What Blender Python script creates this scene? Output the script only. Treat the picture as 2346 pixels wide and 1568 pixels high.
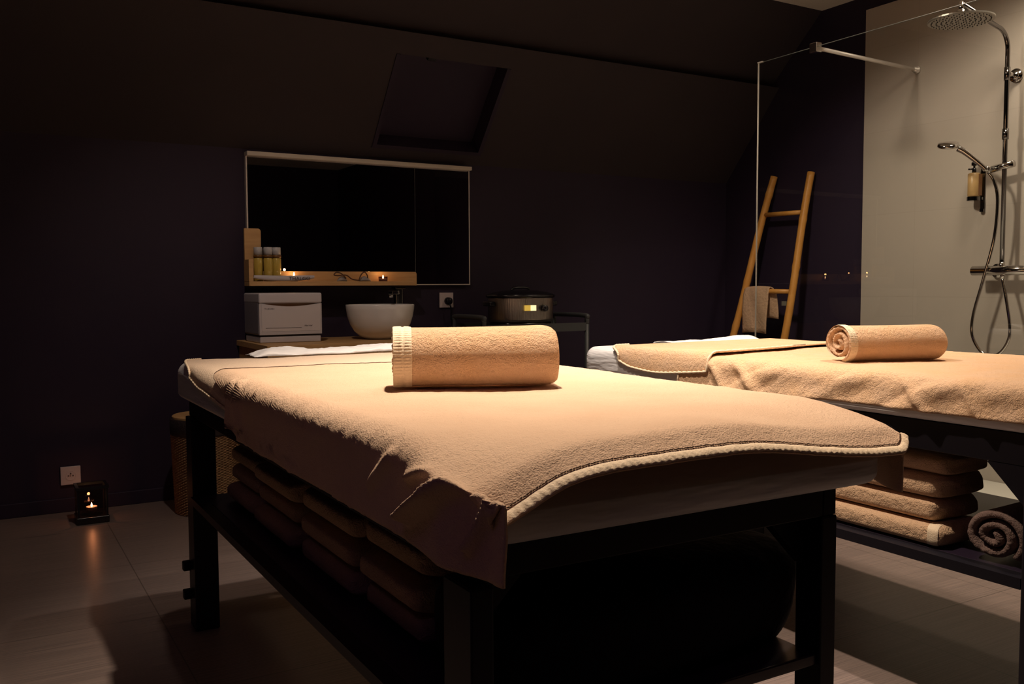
import bpy, bmesh, math, random
from mathutils import Vector, Matrix, noise
S = bpy.context.scene
for o in list(bpy.data.objects): bpy.data.objects.remove(o)

# ------------------------------------------------------------------ camera
F, YAW, PITCH, ROLL = 2080.0, math.radians(30.5), math.radians(3.45), math.radians(0.25)
cd = bpy.data.cameras.new('camera'); cam = bpy.data.objects.new('camera', cd); S.collection.objects.link(cam)
cd.sensor_width = 36.0; cd.lens = F / 2346 * 36.0; cd.clip_start = 0.05
fwd = Vector((math.sin(YAW), math.cos(YAW), 0)); rt = Vector((math.cos(YAW), -math.sin(YAW), 0)); dn = Vector((0, 0, -1))
f2 = fwd * math.cos(PITCH) + dn * math.sin(PITCH); d2 = dn * math.cos(PITCH) - fwd * math.sin(PITCH)
r3 = rt * math.cos(ROLL) + d2 * math.sin(ROLL); d3 = d2 * math.cos(ROLL) - rt * math.sin(ROLL)
m = Matrix((r3, -d3, -f2)).transposed().to_4x4(); m.translation = Vector((0, 0, 1.0)); cam.matrix_world = m
S.camera = cam
S.view_settings.view_transform = 'Standard'; S.view_settings.look = 'None'
S.view_settings.gamma = 1; S.view_settings.use_curve_mapping = False; S.view_settings.exposure = 0.0

# ------------------------------------------------------------------ world and lamps
w = bpy.data.worlds.new('world'); S.world = w; w.use_nodes = True
w.node_tree.nodes['Background'].inputs[0].default_value = (0.30, 0.16, 0.42, 1)
w.node_tree.nodes['Background'].inputs[1].default_value = 0.0
def spot(name, loc, tgt, energy, ang, col=(1, .70, .42), blend=.8, r=.03):
    l = bpy.data.lights.new(name, 'SPOT'); l.energy = energy; l.spot_size = math.radians(ang); l.spot_blend = blend
    l.color = col; l.shadow_soft_size = r
    o = bpy.data.objects.new(name, l); S.collection.objects.link(o); o.location = loc
    o.rotation_euler = (Vector(tgt) - Vector(loc)).to_track_quat('-Z', 'Y').to_euler(); return o
spot('downlight_near_table', (1.03, 1.80, 2.57), (1.03, 1.70, .8), 290, 78, (1, .81, .62), blend=1)
spot('downlight_between_tables', (1.60, 2.35, 2.57), (1.75, 2.30, .5), 190, 84, (1, .84, .70), blend=1)
spot('downlight_far_table', (2.72, 1.75, 2.57), (2.6, 1.7, .5), 150, 90, (1, .80, .60), blend=.9)
spot('downlight_shower', (3.88, 2.25, 2.55), (3.85, 2.4, .3), 38, 150, (1, .82, .62), blend=.8, r=.14)
spot('downlight_right', (2.55, 2.95, 2.55), (3.6, 2.75, .6), 128, 112, (1, .81, .62), blend=.9, r=.10)
spot('downlight_left', (.676, 2.75, 2.57), (1.15, 3.7, .6), 38, 88, (1, .80, .66), blend=1)
al = bpy.data.lights.new('violet_fill', 'AREA'); al.energy = .9; al.color = (.55, .25, 1); al.size = .8  # unseen fill light, added to tint the dark areas purple
ao = bpy.data.objects.new('violet_fill', al); S.collection.objects.link(ao); ao.location = (-.7, .3, 2.55)

# ------------------------------------------------------------------ materials
M = {}
def mat(name, col, rough=.6, metal=0, bump=None, var=None, spec=.5, sheen=0, emit=None, stretch=None, coat=0):
    mt = bpy.data.materials.new(name); mt.use_nodes = True; nt = mt.node_tree; b = nt.nodes['Principled BSDF']
    b.inputs['Base Color'].default_value = (*col, 1); b.inputs['Roughness'].default_value = rough
    b.inputs['Metallic'].default_value = metal; b.inputs['Specular IOR Level'].default_value = spec
    if sheen: b.inputs['Sheen Weight'].default_value = sheen; b.inputs['Sheen Roughness'].default_value = .6; b.inputs['Sheen Tint'].default_value = (*col, 1)
    if coat: b.inputs['Coat Weight'].default_value = coat
    if emit: b.inputs['Emission Color'].default_value = (*emit[0], 1); b.inputs['Emission Strength'].default_value = emit[1]
    tc = nt.nodes.new('ShaderNodeTexCoord'); mp = nt.nodes.new('ShaderNodeMapping'); nt.links.new(tc.outputs['Object'], mp.inputs[0])
    if stretch: mp.inputs['Scale'].default_value = stretch
    if var:   # (scale, second colour)
        n = nt.nodes.new('ShaderNodeTexNoise'); n.inputs['Scale'].default_value = var[0]; n.inputs['Detail'].default_value = 4
        r = nt.nodes.new('ShaderNodeValToRGB'); r.color_ramp.elements[0].position = .35; r.color_ramp.elements[1].position = .65
        r.color_ramp.elements[0].color = (*col, 1); r.color_ramp.elements[1].color = (*var[1], 1)
        nt.links.new(mp.outputs[0], n.inputs['Vector']); nt.links.new(n.outputs['Fac'], r.inputs[0]); nt.links.new(r.outputs[0], b.inputs['Base Color'])
    if bump:  # list of (scale, distance)
        prev = None
        for sc, dist in bump:
            n = nt.nodes.new('ShaderNodeTexNoise'); n.inputs['Scale'].default_value = sc; n.inputs['Detail'].default_value = 3
            bp = nt.nodes.new('ShaderNodeBump'); bp.inputs['Distance'].default_value = dist; bp.inputs['Strength'].default_value = 1
            nt.links.new(mp.outputs[0], n.inputs['Vector']); nt.links.new(n.outputs['Fac'], bp.inputs['Height'])
            if prev: nt.links.new(prev.outputs[0], bp.inputs['Normal'])
            prev = bp
        nt.links.new(prev.outputs[0], b.inputs['Normal'])
    M[name] = mt; return mt
mat('wall_purple', (.026, .0175, .037), .55, bump=[(180, .0006)], var=(3, (.028, .019, .039)), spec=.25)
mat('slope_bounce_tone', (.036, .028, .033), .6, bump=[(180, .0006)], var=(3, (.039, .030, .034)), spec=.25)  # wall paint made lighter and browner; bounce light put into the colour
mat('ceiling_pale', (.62, .58, .52), .8)
mat('black_frame', (.006, .005, .009), .45, spec=.3)
mat('shelf_black', (.020, .013, .026), .30, spec=.5)
mat('towel', (.71, .46, .28), .95, bump=[(110, .004), (420, .003)], var=(14, (.71, .48, .32)), spec=.05, sheen=.35)
mat('blanket', (.66, .46, .325), .95, bump=[(140, .0018), (400, .002)], var=(9, (.69, .49, .35)), spec=.05, sheen=.35)
mat('head_cloth', (.70, .54, .41), .9, bump=[(140, .0015), (400, .0015)], spec=.1, sheen=.3)
mat('hem', (.82, .66, .48), .7, bump=[(300, .001)], spec=.2)
mat('thread', (.12, .07, .045), .8)
mat('sheet', (.74, .73, .74), .42, bump=[(5, .010)], spec=.4, stretch=(1, 1, 5))
mat('shelf_towel', (.64, .43, .28), .95, bump=[(60, .007), (350, .003)], spec=.05, sheen=.3)
mat('taupe_towel', (.17, .115, .10), .95, bump=[(60, .006), (350, .003)], spec=.05, sheen=.3)
mat('pale_trim', (.55, .50, .47), .8, bump=[(200, .002)])
mat('bag_black', (.006, .004, .009), .85, bump=[(20, .01)], spec=.15)
mat('light_wood', (.52, .31, .135), .45, var=(7, (.60, .37, .17)), stretch=(1, 9, 9), spec=.35)
mat('bamboo', (.60, .27, .055), .4, var=(11, (.68, .33, .08)), bump=[(30, .001)], stretch=(2, 2, 1), spec=.4)
mat('white_plastic', (.55, .52, .55), .35)
mat('warmer_side', (.26, .24, .27), .4)
mat('warmer_door', (.62, .58, .60), .38)
mat('grey_shadow_gap', (.03, .025, .03), .6)
mat('ceramic', (.78, .77, .76), .12, coat=.5)
mat('chrome', (.62, .60, .58), .10, metal=1)
mat('dark_chrome', (.22, .21, .21), .12, metal=1)
mat('steel', (.42, .38, .35), .28, metal=1, stretch=(60, 60, 1), bump=[(4, .002)])
mat('aluminium', (.75, .70, .66), .45, metal=.6)
mat('black_gloss', (.010, .009, .012), .2)
mat('cart_grey', (.045, .048, .050), .5)
mat('socket_white', (.62, .55, .56), .4)
mat('socket_dark', (.10, .08, .08), .6)
mat('wicker', (.33, .17, .075), .7, bump=[(60, .010), (160, .006)], stretch=(1, 1, 4), var=(40, (.50, .31, .15)))
mat('wicker_rim', (.020, .012, .012), .6, bump=[(80, .004)])
mat('text_dark', (.06, .05, .055), .6)
mat('stone_grey', (.30, .28, .28), .6, bump=[(40, .004)])
mat('cord_brown', (.10, .04, .018), .6)
mat('wax', (.75, .62, .48), .5)
mat('flame', (1, .6, .25), .5, emit=((1, .62, .30), 30))
mat('amber_screen', (.3, .2, .03), .3, emit=((1, .62, .10), .55))
mat('pale_screen', (.5, .4, .15), .3, emit=((1, .80, .42), 1.2))
mat('amber_oil', (.50, .36, .07), .15, coat=.4)
mat('frosted_cap', (.50, .50, .52), .25)
mat('brown_ring', (.16, .07, .015), .4)
mat('tan_bottle', (.46, .30, .13), .35)
mat('brown_label', (.22, .10, .04), .4)
mat('mesh_grey', (.32, .30, .27), .35, metal=.7)
mat('dark_rubber', (.03, .03, .03), .5)

def mirror_mat():
    mt = bpy.data.materials.new('mirror'); mt.use_nodes = True; b = mt.node_tree.nodes['Principled BSDF']
    b.inputs['Base Color'].default_value = (.55, .55, .58, 1); b.inputs['Metallic'].default_value = 1; b.inputs['Roughness'].default_value = .01; M['mirror'] = mt
mirror_mat()
def glass_mat(name, tint, ior=1.5):
    mt = bpy.data.materials.new(name); mt.use_nodes = True; nt = mt.node_tree; nt.nodes.clear()
    o = nt.nodes.new('ShaderNodeOutputMaterial'); mx = nt.nodes.new('ShaderNodeMixShader'); tr = nt.nodes.new('ShaderNodeBsdfTransparent')
    gl = nt.nodes.new('ShaderNodeBsdfGlossy'); fr = nt.nodes.new('ShaderNodeFresnel'); fr.inputs[0].default_value = ior
    tr.inputs[0].default_value = (*tint, 1); gl.inputs['Roughness'].default_value = .005
    ge = nt.nodes.new('ShaderNodeNewGeometry'); mu = nt.nodes.new('ShaderNodeMath'); mu.operation = 'SUBTRACT'; mu.use_clamp = True
    nt.links.new(fr.outputs[0], mu.inputs[0]); nt.links.new(ge.outputs['Backfacing'], mu.inputs[1]); nt.links.new(mu.outputs[0], mx.inputs[0]); nt.links.new(tr.outputs[0], mx.inputs[1]); nt.links.new(gl.outputs[0], mx.inputs[2]); nt.links.new(mx.outputs[0], o.inputs[0]); M[name] = mt
glass_mat('glass', (.955, .965, .955)); glass_mat('smoked_glass', (.62, .50, .52)); glass_mat('clear_glass', (.93, .93, .9))
mat('glass_edge', (.10, .11, .105), .3)

def floor_mat():
    mt = bpy.data.materials.new('floor_tiles'); mt.use_nodes = True; nt = mt.node_tree; b = nt.nodes['Principled BSDF']
    tc = nt.nodes.new('ShaderNodeTexCoord'); mp = nt.nodes.new('ShaderNodeMapping'); mp.inputs['Scale'].default_value = (3, 220, 1); mp.inputs['Rotation'].default_value = (0, 0, 0)
    nt.links.new(tc.outputs['Object'], mp.inputs[0])
    n = nt.nodes.new('ShaderNodeTexNoise'); n.inputs['Scale'].default_value = 1; n.inputs['Detail'].default_value = 3; nt.links.new(mp.outputs[0], n.inputs['Vector'])
    r = nt.nodes.new('ShaderNodeValToRGB'); r.color_ramp.elements[0].position = .38; r.color_ramp.elements[1].position = .62
    r.color_ramp.elements[0].color = (.155, .118, .108, 1); r.color_ramp.elements[1].color = (.22, .165, .146, 1)
    nt.links.new(n.outputs['Fac'], r.inputs[0])
    br = nt.nodes.new('ShaderNodeTexBrick'); br.inputs['Scale'].default_value = 1; br.inputs['Brick Width'].default_value = .6; br.inputs['Row Height'].default_value = .6
    br.inputs['Mortar Size'].default_value = .0018; br.offset = 0; br.inputs['Mortar'].default_value = (.10, .075, .066, 1)
    mp2 = nt.nodes.new('ShaderNodeMapping'); mp2.inputs['Location'].default_value = (.15, .1, 0); nt.links.new(tc.outputs['Object'], mp2.inputs[0]); nt.links.new(mp2.outputs[0], br.inputs['Vector'])
    nt.links.new(r.outputs[0], br.inputs['Color1']); nt.links.new(r.outputs[0], br.inputs['Color2'])
    nt.links.new(br.outputs['Color'], b.inputs['Base Color'])
    b.inputs['Roughness'].default_value = .33; b.inputs['Specular IOR Level'].default_value = .35
    bp = nt.nodes.new('ShaderNodeBump'); bp.inputs['Distance'].default_value = .0006; nt.links.new(n.outputs['Fac'], bp.inputs['Height']); nt.links.new(bp.outputs[0], b.inputs['Normal']); M['floor_tiles'] = mt
floor_mat()
def tile_mat():
    mt = bpy.data.materials.new('shower_tile'); mt.use_nodes = True; nt = mt.node_tree; b = nt.nodes['Principled BSDF']
    tc = nt.nodes.new('ShaderNodeTexCoord'); sp = nt.nodes.new('ShaderNodeSeparateXYZ'); cb = nt.nodes.new('ShaderNodeCombineXYZ')
    nt.links.new(tc.outputs['Object'], sp.inputs[0]); nt.links.new(sp.outputs['Y'], cb.inputs['X']); nt.links.new(sp.outputs['Z'], cb.inputs['Y'])
    mp = nt.nodes.new('ShaderNodeMapping'); mp.inputs['Location'].default_value = (.52, -.04, 0); nt.links.new(cb.outputs[0], mp.inputs[0])
    br = nt.nodes.new('ShaderNodeTexBrick'); br.offset = 0; br.inputs['Scale'].default_value = 1; br.inputs['Brick Width'].default_value = .90; br.inputs['Row Height'].default_value = .45
    br.inputs['Mortar Size'].default_value = .0012; br.inputs['Mortar'].default_value = (.43, .385, .335, 1)
    br.inputs['Color1'].default_value = (.47, .42, .37, 1); br.inputs['Color2'].default_value = (.48, .43, .38, 1)
    nt.links.new(mp.outputs[0], br.inputs['Vector']); nt.links.new(br.outputs['Color'], b.inputs['Base Color']); b.inputs['Roughness'].default_value = .4; M['shower_tile'] = mt
tile_mat()
mat('shower_tray', (.72, .70, .64), .4)

# ------------------------------------------------------------------ mesh helpers
def obj(name, verts, faces, mt, parent=None, smooth=False, bevel=0, subs=0, solid=0, segs=3, label=None, kind=None, cat=None, group=None):
    me = bpy.data.meshes.new(name); me.from_pydata([tuple(v) for v in verts], [], faces); me.materials.append(M[mt] if isinstance(mt, str) else mt)
    bm = bmesh.new(); bm.from_mesh(me); bmesh.ops.recalc_face_normals(bm, faces=bm.faces)
    if bevel: bmesh.ops.bevel(bm, geom=list(bm.edges), offset=bevel, segments=segs, profile=.5, affect='EDGES')
    bm.to_mesh(me); bm.free()
    o = bpy.data.objects.new(name, me); S.collection.objects.link(o)
    if parent: o.parent = parent; o.matrix_parent_inverse = parent.matrix_basis.inverted()
    if smooth or bevel:
        for p in me.polygons: p.use_smooth = True
        if bevel and not smooth:
            md = o.modifiers.new('wn', 'WEIGHTED_NORMAL')
    if solid: md = o.modifiers.new('solid', 'SOLIDIFY'); md.thickness = abs(solid); md.offset = 1 if solid > 0 else -1
    if subs: md = o.modifiers.new('sub', 'SUBSURF'); md.levels = subs; md.render_levels = subs
    for k, v in (('label', label), ('kind', kind), ('category', cat), ('group', group)):
        if v: o[k] = v
    return o
def thing(name, label, cat, loc=(0, 0, 0), group=None):
    o = bpy.data.objects.new(name, None); S.collection.objects.link(o); o.location = loc; o.empty_display_size = .1
    o['label'] = label; o['category'] = cat
    if group: o['group'] = group
    return o
def boxv(x0, x1, y0, y1, z0, z1):
    return [(x0, y0, z0), (x1, y0, z0), (x1, y1, z0), (x0, y1, z0), (x0, y0, z1), (x1, y0, z1), (x1, y1, z1), (x0, y1, z1)], \
           [(0, 3, 2, 1), (4, 5, 6, 7), (0, 1, 5, 4), (1, 2, 6, 5), (2, 3, 7, 6), (3, 0, 4, 7)]
def box(name, x0, x1, y0, y1, z0, z1, mt, parent=None, bevel=0, **k):
    v, f = boxv(x0, x1, y0, y1, z0, z1); return obj(name, v, f, mt, parent, bevel=bevel, **k)
def merge(parts):
    V, Fc = [], []
    for v, f in parts:
        n = len(V); V += list(v); Fc += [tuple(i + n for i in q) for q in f]
    return V, Fc
def lathe(prof, c, seg=40, axis='Z', capb=True, capt=True, sx=1, sy=1):
    V, Fc = [], []; n = len(prof)
    for r, h in prof:
        for k in range(seg):
            a = 2 * math.pi * k / seg; p = (r * math.cos(a) * sx, r * math.sin(a) * sy, h)
            if axis == 'X': p = (h, p[0], p[1])
            if axis == 'Y': p = (p[0], h, p[1])
            V.append((c[0] + p[0], c[1] + p[1], c[2] + p[2]))
    for i in range(n - 1):
        for k in range(seg): Fc.append((i * seg + k, i * seg + (k + 1) % seg, (i + 1) * seg + (k + 1) % seg, (i + 1) * seg + k))
    if capb: Fc.append(tuple(range(seg))[::-1])
    if capt: Fc.append(tuple((n - 1) * seg + k for k in range(seg)))
    return V, Fc
def tube(pts, r, seg=14, closed_ends=True):
    pts = [Vector(p) for p in pts]; V, Fc = [], []; rs = r if isinstance(r, (list, tuple)) else [r] * len(pts)
    t0 = (pts[1] - pts[0]).normalized(); up = Vector((0, 0, 1)) if abs(t0.z) < .9 else Vector((1, 0, 0)); nrm = t0.cross(up).normalized()
    for i, p in enumerate(pts):
        t = ((pts[min(i + 1, len(pts) - 1)] - pts[max(i - 1, 0)])).normalized(); nrm = (nrm - t * nrm.dot(t)).normalized(); b = t.cross(nrm)
        for k in range(seg):
            a = 2 * math.pi * k / seg; V.append(p + (nrm * math.cos(a) + b * math.sin(a)) * rs[i])
    for i in range(len(pts) - 1):
        for k in range(seg): Fc.append((i * seg + k, i * seg + (k + 1) % seg, (i + 1) * seg + (k + 1) % seg, (i + 1) * seg + k))
    if closed_ends: Fc.append(tuple(range(seg))[::-1]); Fc.append(tuple((len(pts) - 1) * seg + k for k in range(seg)))
    return V, Fc
def spline(pts, n=8):
    P = [Vector(p) for p in pts]; P = [P[0] * 2 - P[1]] + P + [P[-1] * 2 - P[-2]]; out = []
    for i in range(1, len(P) - 2):
        for k in range(n):
            t = k / n; a, b, c, d = P[i - 1:i + 3]
            out.append(.5 * ((2 * b) + (c - a) * t + (2 * a - 5 * b + 4 * c - d) * t * t + (3 * b - a - 3 * c + d) * t ** 3))
    out.append(P[-2]); return out
def grid(nu, nv, fn):
    V = [fn(i / nu, j / nv) for i in range(nu + 1) for j in range(nv + 1)]
    Fc = [(i * (nv + 1) + j, (i + 1) * (nv + 1) + j, (i + 1) * (nv + 1) + j + 1, i * (nv + 1) + j + 1) for i in range(nu) for j in range(nv)]
    return V, Fc
def fbm(x, y, z=0, o=4): return noise.fractal(Vector((x, y, z)), 1, 2, o)
def sm(a, b, x):
    t = min(1, max(0, (x - a) / (b - a))); return t * t * (3 - 2 * t)
def text(name, s, size, loc, rot, mt, parent=None, ext=.0008, sx=1, italic=0):
    c = bpy.data.curves.new(name, 'FONT'); c.body = s; c.size = size; c.extrude = ext; c.align_x = 'LEFT'; c.shear = italic
    o0 = bpy.data.objects.new(name + 'c', c); S.collection.objects.link(o0); bpy.context.view_layer.update()
    dg = bpy.context.evaluated_depsgraph_get(); me = bpy.data.meshes.new_from_object(o0.evaluated_get(dg)); bpy.data.objects.remove(o0)
    me.materials.clear(); me.materials.append(M[mt]); o = bpy.data.objects.new(name, me); S.collection.objects.link(o)
    mw = Matrix.Translation(loc) @ rot.to_matrix().to_4x4() @ Matrix.Diagonal((sx, 1, 1, 1)); me.transform(mw)
    if parent: o.parent = parent; o.matrix_parent_inverse = parent.matrix_basis.inverted()
    return o
from mathutils import Euler

# ------------------------------------------------------------------ room shell
XL, XR, YB, YN, ZC = -1.6, 4.30, 4.50, -3.0, 2.60
box('floor', XL - .1, XR + .1, YN, YB + .1, -.1, 0, 'floor_tiles', kind='structure')
box('wall_back', XL - .1, XR + .1, YB, YB + .1, 0, 1.678, 'wall_purple', kind='structure')
box('wall_right', XR, XR + .1, YN, YB + .1, 0, ZC, 'wall_purple', kind='structure')
box('wall_left', XL - .1, XL, YN, YB + .1, 0, ZC, 'wall_purple', kind='structure')
box('ceiling', XL - .1, XR + .1, YN, 3.726, ZC, ZC + .1, 'ceiling_pale', kind='structure')
# sloped attic wall with the roof window recess (hole in the slope)
def sl(x, t, d=0):   # t: 0 at knee, 1 at the ledge ; d pushes outward (behind)
    y0, z0, y1, z1 = 4.50, 1.678, 4.046, 2.219
    L = math.hypot(y0 - y1, z1 - z0); ny, nz = (z1 - z0) / L, (y0 - y1) / L
    return (x, y0 + (y1 - y0) * t + ny * d, z0 + (z1 - z0) * t + nz * d)
wx0, wx1, wt0, wt1 = 1.81, 2.405, .122, .835
xs = [XL - .1, wx0, wx1, XR + .1]; ts = [0, wt0, wt1, 1]
V = [sl(x, t) for x in xs for t in ts]; Fc = [(i * 4 + j, (i + 1) * 4 + j, (i + 1) * 4 + j + 1, i * 4 + j + 1) for i in range(3) for j in range(3) if not (i == 1 and j == 1)]
V += [sl(XL - .1, 1, .0), sl(XR + .1, 1, 0)]
n = len(V); V += [(XL - .1, 4.13, 2.219), (XR + .1, 4.13, 2.219), (XL - .1, 3.726, ZC), (XR + .1, 3.726, ZC)]
Fc += [(3, 15, n + 1, n), (n, n + 1, n + 3, n + 2)]
obj('ceiling_slope', V, Fc, 'slope_bounce_tone', kind='structure')
# recess
V = []; 
for d in (0, .11):
    V += [sl(wx0, wt0, d), sl(wx1, wt0, d), sl(wx1, wt1, d), sl(wx0, wt1, d)]
win = obj('window_1', V, [(0, 1, 5, 4), (1, 2, 6, 5), (2, 3, 7, 6), (3, 0, 4, 7)], 'wall_purple', kind='structure')
obj('window_blind', [sl(wx0, wt0, .10), sl(wx1, wt0, .10), sl(wx1, wt1, .10), sl(wx0, wt1, .10), sl(wx0, wt0, .11), sl(wx1, wt0, .11), sl(wx1, wt1, .11), sl(wx0, wt1, .11)],
    [(0, 3, 2, 1), (4, 5, 6, 7), (0, 1, 5, 4), (1, 2, 6, 5), (2, 3, 7, 6), (3, 0, 4, 7)], 'wall_purple', win)
fr = []
for (a, b, c, d) in ((wx0 - .022, wx0, wt0 - .03, wt1 + .0), (wx1, wx1 + .022, wt0 - .03, wt1 + .0), (wx0, wx1, wt0 - .03, wt0)):
    q = [sl(a, c, 0.002), sl(b, c, 0.002), sl(b, d, 0.002), sl(a, d, 0.002), sl(a, c, -.006), sl(b, c, -.006), sl(b, d, -.006), sl(a, d, -.006)]
    fr.append((q, [(0, 3, 2, 1), (4, 5, 6, 7), (0, 1, 5, 4), (1, 2, 6, 5), (2, 3, 7, 6), (3, 0, 4, 7)]))
V, Fc = merge(fr); obj('window_frame', V, Fc, 'wall_purple', win)
q = [sl(x, t, d) for d in (.10, .055) for x, t in ((1.985, .775), (2.03, .775), (2.03, .815), (1.985, .815))]
obj('window_handle', q, [(0, 3, 2, 1), (4, 5, 6, 7), (0, 1, 5, 4), (1, 2, 6, 5), (2, 3, 7, 6), (3, 0, 4, 7)], 'black_frame', win, bevel=.004)
box('wall_near', XL - .1, XR + .1, YN - .1, YN, 0, ZC, 'wall_purple', kind='structure')
box('baseboard_back', XL, XR, 4.485, YB, 0, .063, 'wall_purple', kind='structure', bevel=.003)
box('baseboard_right', XR - .015, XR, 3.42, 4.485, 0, .063, 'wall_purple', kind='structure', bevel=.003)
box('wall_shower_tiles', XR - .012, XR, 1.0, 3.41, 0.0, 2.52, 'shower_tile', kind='structure')
box('trim_shower_tray', 3.44, XR - .012, 1.2, 3.41, 0, .035, 'shower_tray', kind='structure', bevel=.008)

# ------------------------------------------------------------------ shower screen
g = thing('shower_screen', 'frameless clear glass shower screen in front of the pale tiled wall', 'shower screen', (3.47, 2.6, .035))
box('glass_pane', 3.466, 3.474, 1.75, 3.405, .036, 2.132, 'glass', g)
box('edge_strip', 3.4655, 3.4745, 3.4052, 3.4068, .036, 2.132, 'aluminium', g)
box('top_edge', 3.4662, 3.4738, 1.75, 3.374, 2.1321, 2.1335, 'glass_edge', g)
box('corner_cap', 3.463, 3.477, 3.375, 3.409, 2.1322, 2.137, 'aluminium', g)
box('clamp', 3.452, 3.488, 3.02, 3.065, 2.105, 2.150, 'chrome', g, bevel=.003)
V, Fc = tube([(3.489, 3.043, 2.128), (4.262, 3.082, 2.128)], .0095); obj('stabiliser_bar', V, Fc, 'aluminium', g, smooth=True)
V, Fc = lathe([(.020, 0), (.020, .012), (.013, .014), (.013, .035)], (0, 0, 0), 24, 'X'); V = [(4.288 - v[0], 3.082 + v[1], 2.128 + v[2]) for v in V]
obj('wall_socket', V, Fc, 'aluminium', g, smooth=True)

# ------------------------------------------------------------------ shower column
RX, RY = 4.20, 2.545
sh = thing('shower_column', 'chrome shower column with round rain head, hand shower and hose on pale tiles', 'shower', (RX, RY, 1.0))
pts = [(RX, RY, 1.09), (RX, RY, 2.07)] + [(RX - .09 + .09 * math.cos(a), RY - .007 * (1 - math.cos(a)), 2.10 + .09 * math.sin(a)) for a in [i * math.pi / 16 for i in range(9)]] + [(3.80, 2.52, 2.245)]
V, Fc = tube(pts, .0105); obj('riser_pipe', V, Fc, 'dark_chrome', sh, smooth=True)
hx, hy = 3.80, 2.52
V, Fc = merge([tube([(hx, hy, 2.262), (hx, hy, 2.20)], .011), lathe([(.006, 2.225), (.018, 2.215), (.018, 2.196), (.028, 2.190), (.028, 2.182)], (hx, hy, 0), 24)])
obj('ball_joint', V, Fc, 'chrome', sh, smooth=True)
V, Fc = lathe([(.02, 2.186), (.12, 2.180), (.137, 2.176), (.137, 2.170), (.133, 2.168)], (hx, hy, 0), 56); hd = obj('rain_head', V, Fc, 'mesh_grey', sh, smooth=False)
P = []
for rr, nn in ((.02, 6), (.04, 12), (.06, 18), (.08, 24), (.10, 30), (.12, 36)):
    for k in range(nn):
        a = 2 * math.pi * k / nn; P.append(lathe([(.0028, 2.168), (.0022, 2.1645)], (hx + rr * math.cos(a), hy + rr * math.sin(a), 0), 6))
V, Fc = merge(P); obj('nozzles', V, Fc, 'dark_rubber', hd)
V, Fc = merge([tube([(RX, RY, 1.685), (RX, RY, 1.735)], .0145), tube([(RX, RY, 1.96), (RX, RY, 2.02)], .0135)]); obj('pipe_collar', V, Fc, 'dark_chrome', sh, smooth=True)
V, Fc = merge([tube([(4.286, 2.55, 1.992), (4.276, 2.55, 1.992)], .032, 28), tube([(4.278, 2.55, 1.992), (RX, RY, 1.992)], .010), tube([(4.276, 2.55, 1.992), (4.262, 2.55, 1.992)], .020, 24)])
obj('wall_bracket', V, Fc, 'chrome', sh, smooth=True)
V, Fc = merge([tube([(RX, RY + .065, 1.552), (RX, RY - .045, 1.568)], .0165, 20), tube([(RX - .01, RY + .06, 1.552), (RX - .04, RY + .075, 1.556)], .014, 16)]); obj('slider', V, Fc, 'chrome', sh, smooth=True)
hs = spline([(4.15, 2.60, 1.545), (4.12, 2.635, 1.59), (4.09, 2.675, 1.635), (4.075, 2.70, 1.655)], 6)
V, Fc = tube(hs, [.010 + .006 * i / (len(hs) - 1) for i in range(len(hs))]); hh = obj('hand_shower', V, Fc, 'chrome', sh, smooth=True)
V, Fc = lathe([(.012, .016), (.045, .010), (.050, 0), (.047, -.008), (.03, -.010)], (0, 0, 0), 32)
mr = Matrix.Translation((4.05, 2.735, 1.672)) @ Euler((math.radians(12), math.radians(-16), 0)).to_matrix().to_4x4(); V = [mr @ Vector(v) for v in V]
obj('spray_face', V, Fc, 'chrome', hh, smooth=True)
hp = spline([(4.155, 2.595, 1.535), (4.17, 2.575, 1.49), (4.18, 2.562, 1.40), (4.18, 2.575, 1.22), (4.18, 2.625, 1.02), (4.18, 2.668, .86), (4.18, 2.672, .76), (4.18, 2.63, .685), (4.18, 2.585, .665), (4.18, 2.535, .675), (4.18, 2.495, .73), (4.18, 2.485, .80), (4.19, 2.512, .93), (4.20, 2.54, 1.03)], 12)
V, Fc = tube(hp, .0075, 12); obj('hose', V, Fc, 'chrome', sh, smooth=True)
V, Fc = merge([tube([(RX, 2.69, 1.070), (RX, 2.30, 1.070)], .023, 28), tube([(RX, RY, 1.07), (RX, RY, 1.11)], .013), tube([(RX, 2.54, 1.07), (RX, 2.54, 1.03)], .011), tube([(4.286, 2.61, 1.07), (4.272, 2.61, 1.07)], .034, 28), tube([(4.286, 2.37, 1.07), (4.272, 2.37, 1.07)], .034, 28), tube([(4.274, 2.61, 1.07), (RX, 2.61, 1.07)], .016), tube([(4.274, 2.37, 1.07), (RX, 2.37, 1.07)], .016)])
obj('mixer_bar', V, Fc, 'chrome', sh, smooth=True)
V, Fc = tube([(RX, 2.3, 1.07), (RX, 2.25, 1.07)], .026, 28); obj('temperature_knob', V, Fc, 'dark_chrome', sh, smooth=True)

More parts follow.
